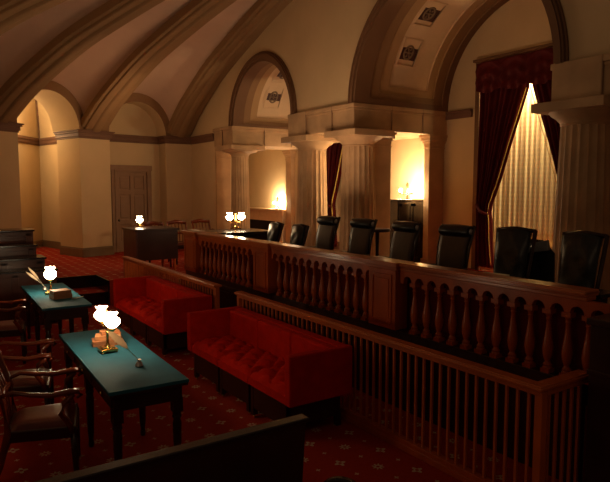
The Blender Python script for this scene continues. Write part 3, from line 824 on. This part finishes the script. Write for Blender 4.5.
# ------------------------------------------------------------------ low railings
XR = 3.333
def railing(y0, y1, label, ret=False):
    t = thing('low_railing', label, 'railing', (XR, (y0 + y1) / 2, 0)); c = (y0 + y1) / 2
    L0, L1 = y0 - c, y1 - c; ZT = .893
    mb = B(-.045, .045, L0 - .03, L1 + .03, ZT - .04, ZT); mb.box(-.06, .06, L0 - .04, L1 + .04, ZT - .028, ZT - .01); mb.box(-.03, .03, L0, L1, ZT - .07, ZT - .04)
    if ret:
        mb.box(.0451, .51, L0 - .03, L0 + .06, ZT - .04, ZT); mb.box(.0601, .51, L0 - .04, L0 + .075, ZT - .028, ZT - .01); mb.box(.0301, .51, L0 - .03, L0 + .03, ZT - .07, ZT - .04)
    mb.build('top_rail', M['lowrail'], t, bevel=.005)
    mb = B(-.03, .03, L0, L1, .03, .09); mb.box(-.04, .04, L0, L1, 0, .05)
    if ret: mb.box(0, .51, L0 - .03, L0 + .03, .03, .09); mb.box(-.04, .51, L0 - .04, L0 + .04, 0, .05)
    mb.build('bottom_rail', M['wood'], t, bevel=.004)
    sp = None; n = int(round((L1 - L0) / .0862))
    pos = [(0, L0 + (L1 - L0) * i / n) for i in range(1, n)]
    if ret: pos += [(.0862 * i, L0) for i in range(1, 6)]
    for (x, y) in pos:
        if sp is None: sp = B(-.009, .009, -.009, .009, .09, ZT - .07).build('spindle', M['lowrail'], t); sp.location = (x, y, 0)
        else: o = sp.copy(); COL.objects.link(o); o.location = (x, y, 0)
    for y in ((L0, L1)): B(-.028, .028, y - .028, y + .028, 0, ZT - .04).build('post', M['lowrail'], t, bevel=.004)
    return t
railing(2.235, 6.39, 'nearer low mahogany railing with square spindles turning a corner at right', True)
railing(7.04, 10.95, 'farther low mahogany railing behind the far red sofa')

# panelled end desk at the right edge
t = thing('panelled_end_desk', 'dark panelled wooden end desk at the right edge where the railing stops', 'desk', (4.3, 2.0, 0))
B(-.63, 1.2, -.06, .12, 0, 1.28).build('body', M['wooddark'], t, bevel=.006)
mb = B(-.65, 1.2, -.085, .14, 1.265, 1.31); mb.box(-.64, 1.2, -.075, .13, .935, .97); mb.box(-.64, 1.2, -.075, .13, 0, .15)
mb.build('moulding', M['wooddark'], t, bevel=.006)
B(-.55, 1.1, -.075, -.05, 1.02, 1.19).build('panel', M['wooddark'], t, bevel=.01)

# ------------------------------------------------------------------ red sofas
def make_sofa(label, loc):
    t = thing('velvet_sofa', label, 'sofa', loc, 0, 'red velvet sofas in front of the low railings')
    L = 1.085; D0, D1 = -.335, .335            # front at -x
    w_ = (2 * L - .18) / 3
    for i in range(3):
        y0 = -L + .09 + w_ * i
        mb = MB()
        def top(u, v):
            x = D0 + .02 + .50 * u; y = y0 + .006 + (w_ - .012) * v
            ed = min(1, min(u, 1 - u) * 9) ** .5 * min(1, min(v, 1 - v) * 10) ** .5
            a = u * 4 * pi; b = v * 5 * pi
            tuft = abs(sin((a + b) / 2)) ** .45 * abs(sin((a - b) / 2)) ** .45
            return Vector((x, y, .385 + .035 * ed + .06 * tuft * ed))
        N_ = 26
        mb.grid(top, N_, N_)
        o_ = len(mb.v)
        mb.box(D0 + .015, .17, y0 + .006, y0 + w_ - .006, .32, .392)
        mb.build('seat_cushion', M['velvet'], t, smooth='auto', fixn=False)
        B(.15, .24, y0 + .004, y0 + w_ - .004, .36, .742).build('back_cushion', M['velvet'], t, bevel=.022, segs=3)
        bs = B(D0 + .035, .28, y0 + .02, y0 + w_ - .02, .10, .32); b_ = bs.build('base', M['wooddark'], t, bevel=.005)
        for yy in (y0 + .02, y0 + w_ - .07):
            B(.24, .29, yy, yy + .05, 0, .12).build('leg', M['wooddark'], t, bevel=.004)
            l_ = B(D0 + .03, D0 + .08, yy, yy + .05, .035, .32).build('leg', M['wooddark'], t, bevel=.004)
            MB().lathe([(.0, -.016), (.016, -.008), (.018, 0), (.016, .008), (0, .016)], seg=12, m=Matrix.Translation((D0 + .055, yy + .025, .018)) @ Matrix.Rotation(pi / 2, 4, 'Y')).build('caster', M['brass'], l_, smooth=True)
    B(.23, D1, -L + .02, L - .02, .30, .75).build('back', M['velvet'], t, bevel=.012, segs=3)
    for s in (-1, 1):
        y0, y1 = sorted((s * L, s * (L - .085)))
        B(D0 - .0, D1, y0, y1, .32, .755).build('arm', M['velvet'], t, bevel=.014, segs=3)
    return t
sf1 = make_sofa('nearer red velvet sofa with tufted seats, close to the centre', (2.905, 5.14, 0))
dup(sf1, (2.93, 8.11, 0), 0, 'farther red velvet sofa behind the nearer one')

# ------------------------------------------------------------------ teal-topped tables
def make_table(label, loc, rz, W, L, grp):
    t = thing('baize_table', label, 'table', loc, rz, grp)
    B(-W / 2, W / 2, -L / 2, L / 2, .735, .76).build('tabletop', M['baize'], t, bevel=.003)
    B(-W / 2 + .004, W / 2 - .004, -L / 2 + .004, L / 2 - .004, .715, .735).build('edge_band', M['wooddark'], t, bevel=.004)
    B(-W / 2 + .04, W / 2 - .04, -L / 2 + .04, L / 2 - .04, .60, .715).build('apron', M['wooddark'], t, bevel=.004)
    for s in (-1, 1):
        for q in range(3):
            yc = (-L / 3 + q * L / 3)
            x0, x1 = sorted((s * (W / 2 - .042), s * (W / 2 - .03)))
            d_ = B(x0, x1, yc - .24, yc + .24, .62, .70).build('drawer', M['wooddark'], t, bevel=.003)
            MB().lathe([(.007, 0), (.014, .014), (.001, .022)], m=Matrix.Translation((s * (W / 2 - .03), yc, .66)) @ Matrix.Rotation(s * pi / 2, 4, 'Y')).build('knob', M['brass'], d_, smooth=True)
    leg = [(.018, 0), (.024, .02), (.022, .04), (.018, .06), (.026, .12), (.031, .3), (.033, .42), (.026, .45), (.036, .47), (.030, .49), (.036, .51)]
    for x in (-1, 1):
        for y in (-1, 0, 1):
            mb = MB(); mb.lathe(leg, (x * (W / 2 - .07), y * (L / 2 - .08), 0), 14); c = (x * (W / 2 - .07), y * (L / 2 - .08))
            mb.box(c[0] - .036, c[0] + .036, c[1] - .036, c[1] + .036, .51, .62)
            mb.build('leg', M['wooddark'], t, smooth='auto')
    return t
G = 'teal-topped counsel tables'
make_table('nearer long table with teal baize top and turned dark legs', (1.405, 4.965, 0), radians(-2.0), .575, 1.93, G)
make_table('farther long table with teal baize top, beside the tiered pews', (1.555, 8.255, 0), radians(-1.8), .56, 1.91, G)

# ------------------------------------------------------------------ mahogany armchairs
def make_armchair(label, loc, rz, grp):
    t = thing('armchair', label, 'chair', loc, rz, grp)       # faces local +X
    mb = MB()
    def st(u, v):
        x = -.21 + .44 * u; hw = .20 + .045 * u; y = -hw + 2 * hw * v
        e = min(1, min(u, 1 - u) * 6) ** .5 * min(1, min(v, 1 - v) * 6) ** .5
        return Vector((x, y, .43 + .05 * e))
    mb.grid(st, 14, 14); mb.build('seat', M['leatherred'], t, smooth=True)
    MB().hexa([(-.22, -.21, .35), (.24, -.255, .35), (.24, .255, .35), (-.22, .21, .35)], [(-.22, -.21, .435), (.24, -.255, .435), (.24, .255, .435), (-.22, .21, .435)]).build('seat_frame', M['wooddark'], t, bevel=.008)
    for s in (-1, 1):
        MB().tube([(.22, s * .225, .40), (.225, s * .225, .2), (.23, s * .228, 0)], [.030, .024, .018], 10).build('leg', M['wooddark'], t, smooth=True)
        MB().tube([(-.34, s * .20, 0), (-.27, s * .20, .2), (-.215, s * .20, .42), (-.235, s * .21, .65), (-.32, s * .225, .92)], [.018, .023, .026, .021, .02], 10).build('leg', M['chairwood'], t, smooth=True)
        MB().tube([(-.245, s * .215, .70), (-.17, s * .235, .725), (-.05, s * .255, .70), (.08, s * .265, .685), (.20, s * .265, .70), (.26, s * .265, .70), (.275, s * .265, .67), (.25, s * .265, .65)],
                  [.018, .020, .022, .025, .028, .028, .022, .012], 10, .75).build('arm', M['chairwood'], t, smooth=True)
        MB().tube([(.225, s * .265, .68), (.16, s * .262, .62), (.14, s * .258, .54), (.19, s * .252, .46), (.21, s * .24, .39)], [.019, .02, .021, .022, .022], 10).build('arm_support', M['chairwood'], t, smooth=True)
    mb = MB()
    mb.tube([(-.325, -.235, .90), (-.345, 0, .93), (-.325, .235, .90)], [.03, .036, .03], 10, 1.3)
    mb.build('crest_rail', M['chairwood'], t, smooth=True)
    MB().tube([(-.245, -.205, .66), (-.262, 0, .67), (-.245, .205, .66)], [.018, .02, .018], 8, 1.3).build('back_rail', M['chairwood'], t, smooth=True)
    for y in (-.12, -.04, .04, .12):
        MB().tube([(-.22, y * .9, .43), (-.25, y, .66), (-.33, y * 1.05, .91)], .010, 8, .6).build('back_slat', M['chairwood'], t, smooth=True)
    return t
ga = 'mahogany armchairs along the tables'
ac = make_armchair('nearest mahogany armchair, drawn up to the near end of the nearer table', (.775, 4.68, 0), radians(-14), ga)
dup(ac, (.79, 5.76, 0), radians(-14), 'mahogany armchair second from the camera beside the nearer table', ga)
dup(ac, (.93, 8.12, 0), radians(-10), 'mahogany armchair beside the farther table', ga)
dup(ac, (4.48, 12.42, UF), radians(-95), 'reddish chair behind the tall box desk, leftmost of three', 'chairs beyond the box desk')
dup(ac, (5.16, 12.68, UF), radians(-90), 'reddish chair behind the tall box desk, middle of three', 'chairs beyond the box desk')
dup(ac, (5.84, 12.8, UF), radians(-85), 'reddish chair near the end of the balustrade, rightmost of three', 'chairs beyond the box desk')

# ------------------------------------------------------------------ things on the tables
def book(label, loc, rz, w_, l_, h_, m_, grp=None):
    t = thing('book', label, 'book', loc, rz, grp)
    B(-w_ / 2 + .006, w_ / 2 - .004, -l_ / 2 + .005, l_ / 2 - .005, .003, h_ - .003).build('page_block', M['paper'], t)
    mb = B(-w_ / 2, w_ / 2, -l_ / 2, l_ / 2, 0, .004); mb.box(-w_ / 2, w_ / 2, -l_ / 2, l_ / 2, h_ - .004, h_); mb.box(-w_ / 2, -w_ / 2 + .006, -l_ / 2, l_ / 2, 0, h_)
    mb.build('cover', m_, t, bevel=.002)
gb = 'books stacked beside the near lamp'
book('thick tan book at the bottom of the stack on the nearer table', (1.44, 5.32, .761), radians(80), .17, .26, .045, M['calf'], gb)
book('tan book in the middle of the stack on the nearer table', (1.45, 5.33, .807), radians(72), .15, .22, .036, M['calflight'], gb)
book('small tan book topmost of the stack on the nearer table', (1.47, 5.36, .844), radians(88), .11, .16, .028, M['calf'], gb)
book('thick brown book lying in front of the lamp on the farther table', (1.575, 7.93, .761), radians(98), .20, .225, .06, M['calfbrown'], 'books on the farther table')
book('second brown book lying on the thick one on the farther table', (1.575, 7.93, .822), radians(96), .19, .215, .04, M['calfbrown'], 'books on the farther table')
o = MB().tube([(0, 0, .006), (.10, .02, .006), (.2, .05, .008)], [.004, .012, .003], 8, .4).build('loose_quill', M['quill'], smooth=True, loc=(1.66, 7.72, .762), rz=.3)
tag(o, 'short quill lying flat beside the brown books', 'quill')
def ink_quill(label, loc, tips, hwid):
    t = thing('inkwell', label, 'inkwell', loc)
    MB().lathe([(.030, 0), (.032, .006), (.026, .02), (.022, .032), (.014, .038), (.014, .05), (.018, .054)], seg=14).build('pot', M['ink'], t, smooth='auto')
    for tip, lb in tips:
        q = thing('quill_pen', lb, 'quill', (loc[0], loc[1], loc[2] + .045))
        d = Vector(tip) - Vector(q.location); L = d.length
        bend = Vector((0, 0, -.035))
        def P(s): return d * s + bend * sin(pi * s) * -1 * L * 1.0
        MB().tube([P(i / 12) for i in range(13)], [.0028 - .0018 * i / 12 for i in range(13)], 6).build('shaft', M['paper'], q, smooth=True)
        view = Vector((q.location.x, q.location.y, q.location.z - H)).normalized()
        mb = MB(); n = 16
        def vn(u, v):
            s = .35 + .65 * v; tg = (P(s + .01) - P(s - .01)).normalized(); sd = tg.cross(view).normalized()
            hw = hwid * (sin(pi * min(1, v * 1.02)) ** .6) * (1 + .12 * sin(v * 40))
            return P(s) + sd * hw * (u * 2 - 1) + Vector((0, 0, .006)) * (1 - (2 * u - 1) ** 2)
        mb.grid(vn, 6, n); mb.build('vane', M['quill'], q, smooth=True, solid=.002)
    return t
ink_quill('small pewter inkwell near the front end of the nearer table', (1.455, 4.50, .762), [((1.27, 4.68, 1.03), 'pale feather quill in the inkwell on the nearer table')], .028)
ink_quill('small glass inkwell at the far end of the farther table', (1.52, 8.66, .762), [((1.33, 8.70, 1.08), 'taller feather quill in the far inkwell'), ((1.29, 8.62, 1.03), 'lower broad feather quill in the far inkwell')], .016)

# ------------------------------------------------------------------ tiered pews on the left and the pew back in the foreground
def pew(y0, y1, xr, z0, zt, label):
    t = thing('tiered_pew', label, 'pew', (0, y0, z0), 0, 'tiered dark pews at the left')
    B(-2.5, xr, 0, y1 - y0 - .01, 0, zt - z0 - .03).build('body', M['pewwood'], t, bevel=.005)
    B(-2.52, xr + .025, -.025, y1 - y0 - .012, zt - z0 - .03, zt - z0).build('cap_rail', M['woodblack'], t, bevel=.006)
    mb = MB(); x = xr - .03
    while x > -1.5:
        mb.box(x - .10, x, -.012, 0, 0.02, zt - z0 - .06); x -= .52
    mb.box(-2.4, xr, -.012, 0, zt - z0 - .10, zt - z0 - .03); mb.box(-2.4, xr, -.012, 0, 0, .08)
    mb.build('stile', M['pewwood'], t, bevel=.004)
pew(9.95, 10.35, 1.93, 0, .88, 'lowest front row of the dark tiered pews, behind the farther table')
pew(10.36, 10.85, 1.84, 0, 1.03, 'second row of the dark tiered pews from the front')
pew(10.86, 11.35, 1.80, 0, 1.20, 'third row of the dark tiered pews from the front')
pew(11.36, 11.95, 1.84, 0, 1.42, 'tallest back row of the dark tiered pews against the passage')
t = thing('pew_back', 'long dark pew back slanting across the bottom of the view', 'pew', (0, 2.52, 0))
MB().hexa([(-1.5, 0, 0), (1.64, 0, 0), (1.64, .05, 0), (-1.5, .05, 0)], [(-1.5, 0, .92), (1.70, 0, .92), (1.70, .05, .92), (-1.5, .05, .92)]).build('panel', M['wooddark'], t, bevel=.004)
B(-1.5, 1.715, -.012, .062, .92, .945).build('cap_rail', M['woodblack'], t, bevel=.006)
t = thing('round_back_chair', 'dark rounded chair top just peeking in at the bottom edge', 'chair', (1.47, 1.98, 0), radians(40))
B(-.2, .2, -.2, .2, .40, .45).build('seat', M['leather'], t, bevel=.02)
MB().prism([(-.09, .45)] + [(-.10 * cos(pi * i / 12), .74 + .07 * sin(pi * i / 12)) for i in range(13)] + [(.09, .45)], lambda a_, b_: (.18, a_, b_), lambda a_, b_: (.22, a_, b_)).build('backrest', M['woodblack'], t, bevel=.01)
for x in (-.17, .17):
    for y in (-.17, .17): MB().tube([(x, y, .41), (x * 1.1, y * 1.1, 0)], [.02, .014], 8).build('leg', M['woodblack'], t, smooth=True)

# box desk with the small lamp, far left of the bench
t = thing('box_desk', 'tall dark box desk with small lamp in front of the far door', 'desk', (4.05, 11.55, UF))
B(-.42, .42, -.35, .42, .30, .87).build('body', M['wooddark'], t, bevel=.006)
B(-.45, .45, -.38, .45, .87, .91).build('top', M['wooddark'], t, bevel=.006)
B(-.43, -.40, -.36, .43, .28, .87).build('side_panel', M['pewwood'], t, bevel=.004)
for x in (-.36, .36):
    for y in (-.3, .36): MB().lathe([(.02, 0), (.03, .04), (.022, .08), (.034, .16), (.024, .24), (.034, .30)], (x, y, 0), 12).build('leg', M['wood'], t, smooth='auto')
